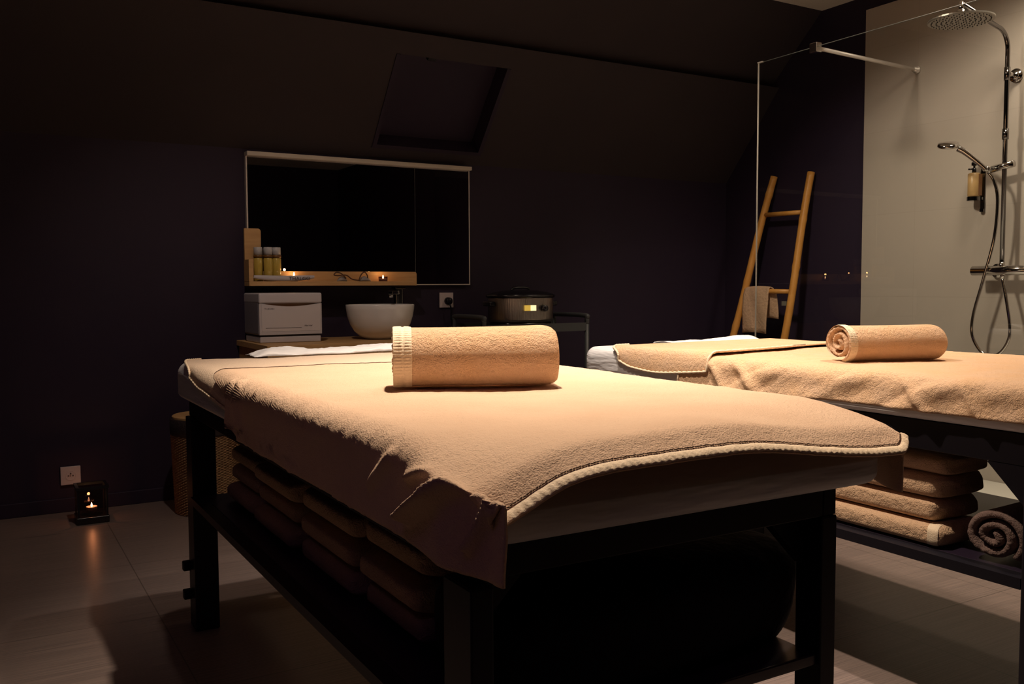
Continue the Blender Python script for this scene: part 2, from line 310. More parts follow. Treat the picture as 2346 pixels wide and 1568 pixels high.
dp = thing('soap_dispenser', 'tan soap bottle with black pump in a chrome holder on the shower wall', 'soap dispenser', (4.25, 2.725, 1.4))
V, Fc = lathe([(.026, 1.435), (.028, 1.44), (.028, 1.545), (.024, 1.55)], (4.245, 2.725, 0), 28); bt = obj('bottle', V, Fc, 'tan_bottle', dp, smooth=True)
box('label_strip', 4.240, 4.268, 2.6965, 2.700, 1.44, 1.545, 'brown_label', bt)
V, Fc = merge([lathe([(.0095, 1.5505), (.0095, 1.575), (.005, 1.576), (.005, 1.586), (.013, 1.588), (.013, 1.602), (.006, 1.606)], (4.245, 2.725, 0), 20), tube([(4.245, 2.725, 1.57), (4.215, 2.735, 1.568)], .004)]); obj('pump', V, Fc, 'black_gloss', dp, smooth=True)
V, Fc = merge([lathe([(.031, 1.415), (.031, 1.434), (.0285, 1.434)], (4.245, 2.725, 0), 28), boxv(4.281, 4.287, 2.690, 2.712, 1.36, 1.575), boxv(4.265, 4.283, 2.694, 2.708, 1.42, 1.432), lathe([(.011, 1.375), (.011, 1.36)], (4.277, 2.701, 0), 16)])
obj('wall_holder', V, Fc, 'dark_chrome', dp)

# ------------------------------------------------------------------ bamboo ladder with towel
ld = thing('towel_ladder', 'bamboo towel ladder leaning against the dark wall beside the shower', 'ladder', (4.1, 4.0, 0))
def rail(xt, yt, zt, yb, seed):
    pts = []; rs = []
    for i in range(61):
        t = i / 60; z = zt * (1 - t); x = xt - .32 * t; y = yt + (yb - yt) * t + .006 * math.sin(t * 9 + seed)
        nd = (t * 6.2 + seed) % 1; pts.append((x, y, z + .0)); rs.append(.0215 + .003 * math.exp(-((nd - .5) / .04) ** 2))
    return tube(pts, rs, 18)
V, Fc = rail(4.265, 4.045, 1.675, 4.30, .1); obj('ladder_rail', V, Fc, 'bamboo', ld, smooth=True)
V, Fc = rail(4.265, 3.755, 1.670, 3.79, .45); obj('ladder_rail', V, Fc, 'bamboo', ld, smooth=True)
def ry(z, a, b, zt): t = 1 - z / zt; return a + (b - a) * t
def rxx(z, zt=1.672): return 4.265 - .32 * (1 - z / zt)
for z in (1.44, .972, .50):
    V, Fc = tube([(rxx(z), ry(z, 4.045, 4.30, 1.675), z), (rxx(z), ry(z, 3.755, 3.79, 1.67), z - .005)], .014, 14); obj('rung', V, Fc, 'bamboo', ld, smooth=True)
V, Fc = lathe([(.0265, .965), (.0265, .985), (.0255, 1.0)], (rxx(.98), ry(.98, 3.755, 3.79, 1.67), 0), 20, capb=False, capt=False)
zt_, yc = .972, 4.03; xr = rxx(.972)
def hang(u, v):   # u along profile, v along Y
    L = [(-.030, -.26), (-.027, -.13), (-.020, -.02), (-.010, .012), (.0, .018), (.010, .012), (.018, -.02), (.020, -.10), (.021, -.17)]
    i = u * (len(L) - 1); k = min(int(i), len(L) - 2); t = i - k; dx = L[k][0] * (1 - t) + L[k + 1][0] * t; dz = L[k][1] * (1 - t) + L[k + 1][1] * t
    y = 4.135 - v * .20 - (.045 * sm(.5, 1, u) * (1 - v * .0))
    return (xr + dx + .004 * math.sin(v * 9 + dz * 20), y, .972 + dz + .006 * math.sin(v * 3))
V, Fc = grid(32, 16, hang); obj('hand_towel', V, Fc, 'shelf_towel', smooth=True, solid=.006, label='small tan towel hanging over the lower rung of the bamboo ladder', cat='towel')

# ------------------------------------------------------------------ mirror
mi = thing('wall_mirror', 'wide dark wall mirror with a pale light strip along its top', 'mirror', (1.75, 4.49, 1.0))
box('mirror_glass', 1.150, 2.360, 4.472, 4.498, 1.020, 1.640, 'mirror', mi)
for q in ((1.143, 1.1498, 1.020, 1.640), (2.3602, 2.365, 1.020, 1.640), (2.03, 2.365, 1.014, 1.0198)): box('mirror_trim', q[0], q[1], 4.470, 4.498, q[2], q[3], 'aluminium', mi)
box('seam', 2.035, 2.037, 4.4712, 4.4719, 1.020, 1.640, 'glass_edge', mi)
box('light_strip', 1.143, 2.365, 4.438, 4.498, 1.6402, 1.661, 'ceiling_pale', mi, bevel=.003)

# ------------------------------------------------------------------ wooden wall shelf (L-shaped)
ws = thing('wall_shelf', 'light wood L-shaped wall shelf fixed along the lower left of the mirror', 'shelf', (1.6, 4.42, 1.0))
def plate(name, outline, y0, y1, r=0):
    n = len(outline); V = [(x, y0, z) for x, z in outline] + [(x, y1, z) for x, z in outline]
    Fc = [tuple(range(n)), tuple(range(2 * n - 1, n - 1, -1))] + [(i, (i + 1) % n, n + (i + 1) % n, n + i) for i in range(n)]
    return V, Fc
def arc(cx, cz, r, a0, a1, n=6): return [(cx + r * math.cos(math.radians(a0 + (a1 - a0) * i / n)), cz + r * math.sin(math.radians(a0 + (a1 - a0) * i / n))) for i in range(n + 1)]
ol = [(1.118, 1.289), (1.118, 1.012), (2.02, 1.012)] + arc(2.008, 1.072, .012, 0, 90) + [(1.197, 1.084)] + arc(1.183, 1.275, .014, 0, 90)
V, Fc = plate('back', ol, 4.425, 4.442); obj('back_panel', V, Fc, 'light_wood', ws)
box('ledge_board', 1.1135, 1.968, 4.335, 4.4248, 1.012, 1.033, 'light_wood', ws, bevel=.001)
box('end_panel', 1.113, 1.134, 4.335, 4.4248, 1.0332, 1.137, 'light_wood', ws, bevel=.001)

def bottle(x, y, i):
    t = thing('oil_bottle', ['oil bottle with frosted cap, nearest the wooden end panel', 'oil bottle with frosted cap, middle one of the three', 'oil bottle with frosted cap, right-hand one beside the candle'][i], 'bottle', (x, y, 1.034), 'oil bottles on the wall shelf')
    V, Fc = lathe([(.0195, 1.0345), (.0215, 1.037), (.0215, 1.143), (.018, 1.148)], (x, y, 0), 24); obj('bottle_body', V, Fc, 'amber_oil', t, smooth=True)
    V, Fc = lathe([(.0222, 1.1482), (.0222, 1.161)], (x, y, 0), 24); obj('collar_ring', V, Fc, 'brown_ring', t, smooth=True)
    V, Fc = lathe([(.0205, 1.1612), (.0205, 1.196), (.019, 1.198)], (x, y, 0), 24); obj('cap', V, Fc, 'frosted_cap', t, smooth=True)
for i, (x, y) in enumerate(((1.175, 4.40), (1.219, 4.385), (1.262, 4.392))): bottle(x, y, i)
# boat-shaped white sign with lettering
V, Fc = [], []
def signp(u, v):
    a = 2 * math.pi * v; x = 1.140 + u * .295; wd = math.sin(math.pi * min(max(u, .02), .98)) ** .22
    return (x, 4.352 + .012 * math.cos(a) * wd, 1.0475 + .008 * (2 * u - 1) ** 2 + .0138 * math.sin(a) * wd)
V, Fc = grid(40, 16, signp); sg = obj('name_plate', V, Fc, 'white_plastic', smooth=True, label='long white curved plate lettered THALGO lying on the wooden shelf', cat='name plate')
text('lettering', 'THALGO', .0235, (1.305, 4.3375, 1.0395), Euler((math.pi / 2, 0, 0)), 'text_dark', sg, ext=.0006, sx=1.12)
def candle(x, y, z, label, holder=None, k=1, e=.25):
    t = thing('tealight', label, 'candle', (x, y, z), 'lit tealights')
    V, Fc = lathe([(.0185 * k, z + .0005), (.0195 * k, z + .015 * k), (.0188 * k, z + .0152 * k), (.0185 * k, z + .011 * k)], (x, y, 0), 24); obj('cup', V, Fc, 'aluminium', t, smooth=True)
    V, Fc = lathe([(.0178 * k, z + .002), (.0178 * k, z + .0125 * k)], (x, y, 0), 24); obj('wax', V, Fc, 'wax', t)
    zz = z + .0128 * k
    V, Fc = lathe([(.0008, zz), (.0038, zz + .004), (.0042, zz + .008), (.0025, zz + .014), (.0004, zz + .020)], (x, y, 0), 14); obj('flame', V, Fc, 'flame', t, smooth=True)
    l = bpy.data.lights.new('candle_light', 'POINT'); l.energy = e; l.color = (1, .48, .16); l.shadow_soft_size = .006
    lo = bpy.data.objects.new('candle_light', l); S.collection.objects.link(lo); lo.location = (x, y, zz + .035)
    return t
candle(1.347, 4.392, 1.034 + .012, 'lit tealight behind the white lettered plate on the shelf', e=.06)
V, Fc = lathe([(.017, 1.0335), (.017, 1.0455)], (1.347, 4.392, 0), 20); obj('candle_stand', V, Fc, 'dark_chrome', smooth=True, label='tiny round stand under the left tealight on the wooden shelf', cat='candle holder')
candle(1.808, 4.375, 1.0335, 'lit tealight in a small holder near the right end of the wooden shelf', e=.06)
V, Fc = lathe([(.0225, 1.0335), (.0245, 1.058), (.0235, 1.058), (.0215, 1.035)], (1.808, 4.375, 0), 24, capb=False, capt=False); obj('votive_glass', V, Fc, 'smoked_glass', smooth=True, label='small smoked glass cup around the right tealight on the shelf', cat='candle holder')
def pendant(x, w, lab, pts):
    t = thing('corded_stone', lab, 'stone', (x, 4.37, 1.034), 'corded stones on the wall shelf')
    def st(u, v):
        a = 2 * math.pi * v; r = math.sin(math.pi * u) ** .7 * (w / 2 if False else .019) * (1 + .18 * math.sin(3 * a + x * 9)); return (x + (u - .5) * w, 4.37 + r * math.cos(a) * .8, 1.0335 + .013 * math.sin(math.pi * u) ** .7 * (1 + math.sin(a)))
    V, Fc = grid(12, 16, st); obj('stone', V, Fc, 'stone_grey', t, smooth=True)
    V, Fc = tube(spline(pts, 8), .0032, 8); obj('cord', V, Fc, 'cord_brown', t, smooth=True)
pendant(1.585, .055, 'grey stone with a looped brown cord, left of the pair', [(1.60, 4.352, 1.048), (1.575, 4.35, 1.072), (1.55, 4.352, 1.078), (1.538, 4.352, 1.066), (1.556, 4.352, 1.062), (1.60, 4.35, 1.064), (1.63, 4.35, 1.045), (1.67, 4.35, 1.0375)])
pendant(1.705, .07, 'grey stone with an arched brown cord, right of the pair', [(1.668, 4.352, 1.040), (1.680, 4.35, 1.068), (1.698, 4.352, 1.080), (1.712, 4.352, 1.066), (1.715, 4.352, 1.05)])

# ------------------------------------------------------------------ vanity, basin, tap, towel warmer
va = thing('vanity_unit', 'light wood washstand below the mirror carrying the white basin', 'cabinet', (1.6, 4.2, 0))
box('countertop', 1.088, 2.12, 3.955, 4.499, .722, .748, 'light_wood', va, bevel=.0015)
box('carcass', 1.098, 2.11, 3.975, 4.49, .32, .7215, 'light_wood', va)
box('drawer_front', 1.090, 1.60, 3.958, 3.9745, .33, .715, 'light_wood', va, bevel=.0015)
box('drawer_front', 1.604, 2.118, 3.958, 3.9745, .33, .715, 'light_wood', va, bevel=.0015)
V, Fc = lathe([(.070, .7485), (.078, .750), (.104, .765), (.130, .790), (.149, .822), (.161, .860), (.167, .895), (.169, .914), (.1675, .919), (.162, .917), (.159, .895), (.152, .862), (.140, .828), (.118, .795), (.085, .775), (.02, .768)], (1.718, 4.20, 0), 64)
bs = obj('wash_basin', V, Fc, 'ceramic', smooth=True, label='round white ceramic vessel basin on the wooden washstand', cat='basin')
tp = thing('basin_tap', 'tall chrome basin tap standing behind the white bowl', 'tap', (1.93, 4.36, .75))
box('column', 1.877, 1.915, 4.37, 4.405, .7485, .995, 'chrome', tp, bevel=.003)
mrot = Matrix.Translation((1.896, 4.3875, 0)) @ Matrix.Rotation(math.radians(52), 4, 'Z')
V, Fc = boxv(-.155, -.016, -.012, .012, .967, .985); V = [mrot @ Vector(v) for v in V]; obj('spout', V, Fc, 'dark_chrome', tp, bevel=.003)
V, Fc = lathe([(.010, .966), (.010, .952)], mrot @ Vector((-.138, 0, 0)), 16); obj('aerator', V, Fc, 'chrome', tp, smooth=True)
V, Fc = boxv(1.868, 1.926, 4.355, 4.41, .9952, 1.006); obj('lever', V, Fc, 'dark_chrome', tp, bevel=.002)

tw = thing('towel_warmer', 'white box-shaped hot towel cabinet on the left of the washstand', 'towel warmer', (1.25, 4.28, .75))
box('base_tray', 1.112, 1.400, 4.158, 4.41, .7485, .778, 'white_plastic', tw, bevel=.005)
box('gap_strip', 1.116, 1.398, 4.165, 4.405, .7782, .784, 'grey_shadow_gap', tw)
box('housing', 1.108, 1.404, 4.168, 4.42, .7842, .968, 'warmer_side', tw, bevel=.008)
box('top_cover', 1.107, 1.405, 4.150, 4.42, .9305, .9785, 'white_plastic', tw, bevel=.008)
dol = [(1.120, .802), (1.396, .802), (1.396, .930)] + [(1.396 - .276 * i / 16, .930 - .014 * math.sin(math.pi * i / 16)) for i in range(1, 17)]
V, Fc = plate('d', dol, 4.152, 4.1675); dr = obj('door', V, Fc, 'warmer_door', tw)
V, Fc = merge([boxv(1.109, 1.1195, 4.152, 4.1675, .786, .930), boxv(1.3965, 1.403, 4.152, 4.1675, .786, .930), boxv(1.1197, 1.3963, 4.152, 4.1675, .786, .8015)]); obj('door_frame', V, Fc, 'white_plastic', tw)
box('handle_recess', 1.14, 1.376, 4.1676, 4.1681, .912, .9304, 'brown_label', tw)
text('brand_lettering', 'TUKAN', .0105, (1.132, 4.1515, .902), Euler((math.pi / 2, 0, 0)), 'text_dark', dr, ext=.0003, sx=1.3)
text('model_lettering', 'Mini Aid', .011, (1.318, 4.1515, .822), Euler((math.pi / 2, 0, 0)), 'text_dark', dr, ext=.0003, italic=.3)
box('rule_line', 1.137, 1.305, 4.1512, 4.1518, .8165, .818, 'text_dark', dr)

# ------------------------------------------------------------------ sockets
def socket(x, z, label, plug, name='wall_socket'):
    s = thing(name, label, 'socket', (x, 4.495, z))
    box('cover_plate', x - .041, x + .041, 4.488, 4.4998, z - .041, z + .041, 'socket_white', s, bevel=.002)
    if plug:
        V, Fc = lathe([(.021, 4.4878), (.020, 4.466), (.014, 4.460)], (x + .006, 0, z - .005), 24, 'Y'); p = obj('plug', V, Fc, 'black_frame', s, smooth=True)
        V, Fc = tube(spline([(x + .006, 4.465, z - .02), (x + .014, 4.462, z - .05), (x + .02, 4.47, z - .12), (x + .06, 4.48, z - .23)], 8), .004, 10); obj('power_cord', V, Fc, 'black_frame', p, smooth=True)
    else:
        V, Fc = lathe([(.022, 4.4878), (.022, 4.4865), (.0195, 4.4865), (.0190, 4.4872)], (x, 0, z), 28, 'Y', capb=False, capt=True); rr = obj('round_inset', V, Fc, 'socket_white', s)
        P = [lathe([(.0030, 4.4868), (.0030, 4.4855)], (x + dx, 0, z + dz), 12, 'Y') for dx, dz in ((-.0095, 0), (.0095, 0))] + [lathe([(.0028, 4.487), (.0028, 4.478)], (x, 0, z + .010), 12, 'Y')]
        V, Fc = merge(P); obj('contacts', V, Fc, 'socket_dark', rr)
socket(.338, .163, 'empty white wall socket low on the dark wall above the lantern', False)
socket(2.228, .931, 'white wall socket with a black plug, right of the mirror', True)

# ------------------------------------------------------------------ lantern
ln = thing('candle_lantern', 'small square smoked glass lantern on the floor below the low socket', 'lantern', (.398, 4.26, 0))
lx, ly = .398, 4.26
box('base', lx - .064, lx + .064, ly - .064, ly + .064, .0005, .030, 'black_gloss', ln, bevel=.003)
P = [boxv(lx + a * .056 - .004, lx + a * .056 + .004, ly + b * .056 - .004, ly + b * .056 + .004, .0302, .148) for a in (-1, 1) for b in (-1, 1)]
for V, Fc in P: obj('corner_post', V, Fc, 'black_gloss', ln)
P = [boxv(lx - .051, lx + .051, ly + a * .056 - .001, ly + a * .056 + .001, .0302, .148) for a in (-1, 1)] + [boxv(lx + a * .056 - .001, lx + a * .056 + .001, ly - .051, ly + .051, .0302, .148) for a in (-1, 1)]
for V, Fc in P: obj('glass_side', V, Fc, 'smoked_glass', ln)
P = [boxv(lx - .064, lx + .064, ly + a * .058 - .006, ly + a * .058 + .006, .1482, .160) for a in (-1, 1)] + [boxv(lx + a * .058 - .006, lx + a * .058 + .006, ly - .052, ly + .052, .1482, .160) for a in (-1, 1)]
V, Fc = merge(P); obj('top_frame', V, Fc, 'black_gloss', ln)
candle(lx + .0, ly - .004, .0465, 'lit tealight burning inside the glass lantern on the floor', k=1.15, e=.30)
V, Fc = lathe([(.012, .0302), (.016, .034), (.012, .038), (.018, .046)], (lx, ly - .004, 0), 20); obj('candle_stand', V, Fc, 'chrome', smooth=True, label='low metal stand under the tealight inside the floor lantern', cat='candle holder')

# ------------------------------------------------------------------ wicker basket
bk = thing('wicker_basket', 'tall round wicker basket with dark rim and pale lid left of the washstand', 'basket', (.878, 4.2, 0))
def bp(u, v):
    a = 2 * math.pi * v; r = .142 + .012 * u; r += .006 * math.sin(u * 60 * math.pi) * math.cos(a * 34) ; return (.878 + r * math.cos(a), 4.2 + r * math.sin(a), .001 + u * .352)
V, Fc = grid(120, 136, bp); obj('woven_body', V, Fc, 'wicker', bk, smooth=True)
V, Fc = lathe([(.156, .3535), (.160, .36), (.160, .422), (.152, .426)], (.878, 4.2, 0), 60); obj('rim_band', V, Fc, 'wicker_rim', bk, smooth=True)
V, Fc = lathe([(.150, .4262), (.150, .434), (.146, .437)], (.878, 4.2, 0), 60); obj('lid', V, Fc, 'light_wood', bk)

# ------------------------------------------------------------------ cart with cooker
ct = thing('trolley_cart', 'dark grey trolley with raised side rails carrying the stone heater', 'trolley', (2.6, 4.2, 0))
for x in (2.22, 2.86):
    P = []
    for y in (4.05, 4.38): P.append(tube([(x, y, 0.001), (x, y, .825)], .013, 10))
    P.append(tube(spline([(x, 4.05, .80), (x, 4.05, .83), (x, 4.07, .845), (x, 4.36, .845), (x, 4.38, .83), (x, 4.38, .80)], 5), .013, 10))
    V, Fc = merge(P); obj('side_frame', V, Fc, 'cart_grey', ct, smooth=True)
for z in (.775, .42, .12): 
    V, Fc = merge([boxv(2.22, 2.86, 4.05, 4.38, z, z + .012), boxv(2.22, 2.86, 4.043, 4.052, z - .012, z + .032), boxv(2.22, 2.86, 4.378, 4.387, z - .012, z + .032)]); obj('tray', V, Fc, 'cart_grey', ct)
ck = thing('stone_heater', 'oval stainless steel slow-cooker style heater with black lid on the trolley', 'heater', (2.535, 4.21, .79))
def se(n=64, a=.19, b=.13, p=2.6):
    return [(a * math.copysign(abs(math.cos(t)) ** (2 / p), math.cos(t)), b * math.copysign(abs(math.sin(t)) ** (2 / p), math.sin(t))) for t in [2 * math.pi * i / n for i in range(n)]]
def ovl(prof, c, a=.18, b=.13):
    O = se(a=1, b=1); n = len(O); V = []; Fc = []
    for s, z in prof: V += [(c[0] + O[k][0] * (a * s), c[1] + O[k][1] * (b * s), z) for k in range(n)]
    for i in range(len(prof) - 1): Fc += [(i * n + k, i * n + (k + 1) % n, (i + 1) * n + (k + 1) % n, (i + 1) * n + k) for k in range(n)]
    Fc += [tuple(range(n))[::-1], tuple((len(prof) - 1) * n + k for k in range(n))]; return V, Fc
V, Fc = ovl([(.90, .7875), (.93, .80), (.93, .815)], (2.535, 4.21)); obj('foot', V, Fc, 'black_gloss', ck, smooth=True)
V, Fc = ovl([(.97, .8152), (.99, .83), (1.0, .94), (1.0, .945)], (2.535, 4.21)); obj('steel_body', V, Fc, 'steel', ck, smooth=True)
V, Fc = ovl([(1.04, .9455), (1.06, .955), (1.04, .961), (.95, .966), (.8, .975), (.5, .983), (.2, .985)], (2.535, 4.21)); li = obj('lid', V, Fc, 'black_gloss', ck, smooth=True)
V, Fc = merge([tube(spline([(2.48, 4.21, .984), (2.49, 4.21, .995), (2.535, 4.21, .999), (2.58, 4.21, .995), (2.59, 4.21, .984)], 5), .007, 10)]); obj('lid_handle', V, Fc, 'black_gloss', li, smooth=True)
box('display', 2.480, 2.515, 4.0745, 4.0795, .876, .905, 'amber_screen', ck)
box('display_lit', 2.5152, 2.550, 4.0745, 4.0795, .876, .905, 'pale_screen', ck)
V, Fc = lathe([(.018, 4.083), (.016, 4.062), (.014, 4.060)], (2.602, 0, .888), 24, 'Y'); obj('knob', V, Fc, 'black_gloss', ck, smooth=True)
for s in (-1, 1):
    V, Fc = boxv(2.535 + s * .195 - .018, 2.535 + s * .195 + .018, 4.17, 4.25, .90, .925); obj('side_handle', V, Fc, 'black_gloss', ck, bevel=.006)

# ------------------------------------------------------------------ massage tables
def rbox(x0, x1, y0, y1, z0, z1, rc, re, dome=.004, nx=48, ny=96):
    # rounded slab: plan superellipse-like corners of radius rc, edge radius re
    pts = []; 
    for (cx, cy, a0) in ((x1 - rc, y1 - rc, 0), (x0 + rc, y1 - rc, 90), (x0 + rc, y0 + rc, 180), (x1 - rc, y0 + rc, 270)):
        for i in range(9): a = math.radians(a0 + i * 90 / 8); pts.append((cx, cy, math.cos(a), math.sin(a)))
    rings = []
    for i in range(7): a = math.radians(-90 + i * 15); rings.append((rc - re * .5 + re * .5 * math.cos(a), z0 + re * .5 + re * .5 * math.sin(a)))
    for i in range(9): a = math.radians(i * 90 / 8); rings.append((rc - re + re * math.cos(a), z1 - re + re * math.sin(a)))
    V = []; n = len(pts)
    for r, z in rings: V += [(cx + c * r, cy + s * r, z) for cx, cy, c, s in pts]
    Fc = [(i * n + k, i * n + (k + 1) % n, (i + 1) * n + (k + 1) % n, (i + 1) * n + k) for i in range(len(rings) - 1) for k in range(n)]
    b0 = (len(rings) - 1) * n; cx_, cy_ = (x0 + x1) / 2, (y0 + y1) / 2; base = V[b0:b0 + n]; nr = 14
    for q in range(1, nr + 1):
        f_ = 1 - q / (nr + .5); V += [(cx_ + (x - cx_) * f_, cy_ + (y - cy_) * f_, z) for x, y, z in base]
        Fc += [(b0 + (q - 1) * n + k, b0 + (q - 1) * n + (k + 1) % n, b0 + q * n + (k + 1) % n, b0 + q * n + k) for k in range(n)]
    Fc += [tuple(range(n))[::-1], tuple(b0 + nr * n + k for k in range(n))]
    if x0 < 1: V = [(x, y, z - (.047 * sm(1.18, .95, y) * sm(.88, 1.28, x) + .072 * sm(1.18, .95, y) * math.exp(-((x - .49) / .125) ** 2) + .003 * sm(1.2, .9, y)) * sm(.70, .78, z)) for x, y, z in V]
    return V, Fc
def table(label, x0, x1, y0, y1, z0, z1, lxl, lxr, ly0, ly1, shx, shz, legs, rh=.065, side=False, name='massage_table'):
    t = thing(name, label, 'massage table', ((x0 + x1) / 2, (y0 + y1) / 2, 0))
    V, Fc = rbox(x0, x1, y0, y1, z0, z1, .07, .035); obj('mattress', V, Fc, 'sheet', t, smooth=True, label='mattress in a fitted white sheet')
    zt = z0 - .001
    for xa in (lxl, lxr - .03): box('side_rail', xa, xa + .03, ly0, ly1, zt - rh, zt, 'black_frame', t, bevel=.002)
    for ya in (ly0, ly1 - .03): box('end_rail', lxl + .031, lxr - .031, ya, ya + .03, zt - rh, zt, 'black_frame', t, bevel=.002)
    box('deck', lxl + .031, lxr - .031, ly0 + .031, ly1 - .031, zt - .012, zt, 'black_frame', t)
    for (a, b, c, d) in legs: box('leg', a, b, c, d, 0.001, zt - rh - .0005, 'black_frame', t, bevel=.003)
    box('shelf_edge', legs[0][0], shx[0] - .0005, legs[0][3] + .001, legs[2][2] - .001, shz[0], shz[1] , 'black_frame', t)
    box('shelf', shx[0], shx[1], ly0 + .004, ly1 - .08, shz[0], shz[1], 'shelf_black', t, bevel=.003)
    for (x, y) in ((lxr, ly0), (lxl, ly1)):
        pass
    yb = ly0 + .034
    if side:
        yb = legs[0][3] + .0005; a = .085; zz = zt - rh - .001
        for xx in (lxl, lxr - .022):
            V = [(xx, yb, zz), (xx, yb + a, zz), (xx, yb, zz - a)]; V += [(x + .02, y, z) for x, y, z in V]
            obj('corner_brace', V, [(0, 1, 2), (5, 4, 3), (0, 3, 4, 1), (1, 4, 5, 2), (2, 5, 3, 0)], 'black_frame', t)
    else:
      for s, xc in ((-1, legs[1][0] - .0005), (1, legs[0][1] + .0005)):
        zz = zt - rh - .001; a = .085
        V = [(xc, yb, zz), (xc + s * a, yb, zz), (xc, yb, zz - a)]; V += [(x, y + .02, z) for x, y, z in V]
        obj('corner_brace', V, [(0, 1, 2), (5, 4, 3), (0, 3, 4, 1), (1, 4, 5, 2), (2, 5, 3, 0)], 'black_frame', t)
    return t
L1 = [(.512, .545, .972, 1.05), (1.164, 1.20, .992, 1.046), (.519, .587, 2.70, 2.78), (1.14, 1.20, 2.70, 2.78)]
t1 = table('black framed massage table in the foreground under the tan blanket', .507, 1.302, .96, 2.88, .676, .782, .53, 1.20, .995, 2.78, (.5455, 1.1635), (.380, .400), L1, .048)
for z in (.087, .172): box('leg_knob', .495, .5185, 2.74, 2.765, z, z + .028, 'black_frame', t1, bevel=.004)
L2 = [(1.868, 1.91, 1.012, 1.072), (2.56, 2.61, 1.012, 1.072), (1.868, 1.93, 2.45, 2.52), (2.55, 2.61, 2.45, 2.52)]
t2 = table('black framed massage table farther right, next to the glass shower screen', 1.865, 2.655, 1.00, 2.69, .690, .787, 1.875, 2.60, 1.03, 2.52, (1.911, 2.5595), (.360, .384), L2, .068, True)

# ------------------------------------------------------------------ cloth over the tables
def drape(x0, x1, zt, zl, zr, r, off):
    """cross-section polyline of a cloth over a mattress: returns function s(0..1)->(x,z,topweight,nx,nz)"""
    segs = []; a = x0 - off; b = x1 + off; top = zt + off
    L1 = (top - r) - zl; La = r * math.pi / 2; Lt = (b - a) - 2 * r; L2 = (top - r) - zr; T = L1 + 2 * La + Lt + L2
    def fn(s):
        d = s * T
        if d < L1: return a, zl + d, 0, -1, 0
        d -= L1
        if d < La: q = d / r; return a + r - r * math.cos(q), top - r + r * math.sin(q), math.sin(q) ** 2, -math.cos(q), math.sin(q)
        d -= La
        if d < Lt: return a + r + d, top, 1, 0, 1
        d -= Lt
        if d < La: q = d / r; return b - r + r * math.sin(q), top - r + r * math.cos(q), math.cos(q) ** 2, math.sin(q), math.cos(q)
        d -= La; return b, top - r - d, 0, 1, 0
    return fn, T, (L1, La, Lt, L2)
def ridge(y, z, a, b, w):
    ax, az = a; bx, bz = b; dx, dz = bx - ax, bz - az; L = dx * dx + dz * dz; t = ((y - ax) * dx + (z - az) * dz) / L; t = max(0, min(1, t))
    d = math.hypot(y - ax - dx * t, z - az - dz * t); return math.exp(-(d / w) ** 2) * (1 - .0 * t)
# -- blanket, table one
fn1, T1, _ = drape(.50, 1.309, .786, .664, .675, .045, .013)
YF1 = .955
def blanket1(u, v):   # u across, v 0 foot .. 1 head
    x, z, tw_, nx, nz = fn1(u)
    yh = 2.30 - .07 * sm(.6, 1.3, x)
    if tw_ < 1 and u < .5: yh = 2.02 + (2.12 - 2.02) * sm(.67, .70, z) + .19 * sm(.745, .79, z)
    yfoot_side = .90 if u < .5 else .945
    ytop_end = .918     # arc length beyond edge
    ye = yfoot_side * (1 - tw_) + ytop_end * tw_
    y = ye + (yh - ye) * v
    side = 1 - tw_; left = u < .5
    if left: zz = z
    # bend over the foot edge for the flat top
    rb = .040; ys = YF1 - .006 + rb
    if y < ys and tw_ > 0:
        q = min((ys - y) / rb, .62); yb = ys - rb * math.sin(q); zb = z - rb * (1 - math.cos(q)); ex = max(0, (ys - y) - rb * .62)
        yb -= ex * math.cos(.62); zb -= ex * math.sin(.62)
        y = y * (1 - tw_) + yb * tw_; z = z * (1 - tw_) + zb * tw_
    disp = 0
    if left:
        sd = sm(.0, .6, 1 - tw_)
        disp += sd * .032 * ridge(y, z, (.985, .775), (1.095, .702), .011)
        disp += sd * .018 * ridge(y, z, (.925, .765), (.960, .700), .007)
        disp += sd * .010 * ridge(y, z, (1.16, .765), (1.225, .715), .010)
        disp += sd * .010 * ridge(y, z, (1.05, .775), (1.10, .75), .007)
        disp += sd * .014 * ridge(y, z, (2.03, .79), (2.00, .70), .012) + sd * .010 * ridge(y, z, (2.10, .78), (2.075, .68), .010)
        hangf = sm(.775, .70, z)
        disp += sd * (.0015 * math.sin(y * 21 + 1.3 * math.sin(y * 7)) + .002 * fbm(y * 7, z * 9, 3)) * hangf
        disp += sd * .004 * max(0, fbm(y * 26, z * 8, 5)) 
        disp += sd * .004 * sm(.72, .66, z)
    if not left: disp += (1 - tw_) * .006 * (1 + math.sin(y * 14))
    topd = tw_ * (.0022 * fbm(x * 5, y * 5, 1) + .0035 * math.exp(-((x * .55 + y - 2.05) / .018) ** 2) * .35)
    n3 = .0006 * fbm(x * 60, y * 60, z * 60)
    x += nx * (disp + n3); z += nz * (disp + n3) + topd + .001
    fz = sm(1.16, .93, y)
    if left: z -= .060 * tw_ * fz * math.exp(-((x - .49) / .115) ** 2) + .016 * (1 - tw_) * fz; x += .034 * (1 - tw_) * sm(1.02, .93, y)
    else: z -= .036 * fz * sm(.90, 1.30, x) * tw_ + .02 * (1 - tw_) * fz; x -= .030 * (1 - tw_) * sm(1.05, .95, y)
    if left and z < .70 and y < 1.1: z -= .0 * sm(1.1, .89, y) * sm(.73, .672, z)
    if (not left) and tw_ < 1: z += .005 * sm(1.2, .93, y) * (1 - tw_)
    return (x, y, z)
V, Fc = grid(230, 300, blanket1)
b1 = obj('blanket', V, Fc, 'blanket', smooth=True, solid=-.004, label='tan fleece blanket spread over the foreground massage table', cat='blanket', group='blankets on the massage tables')
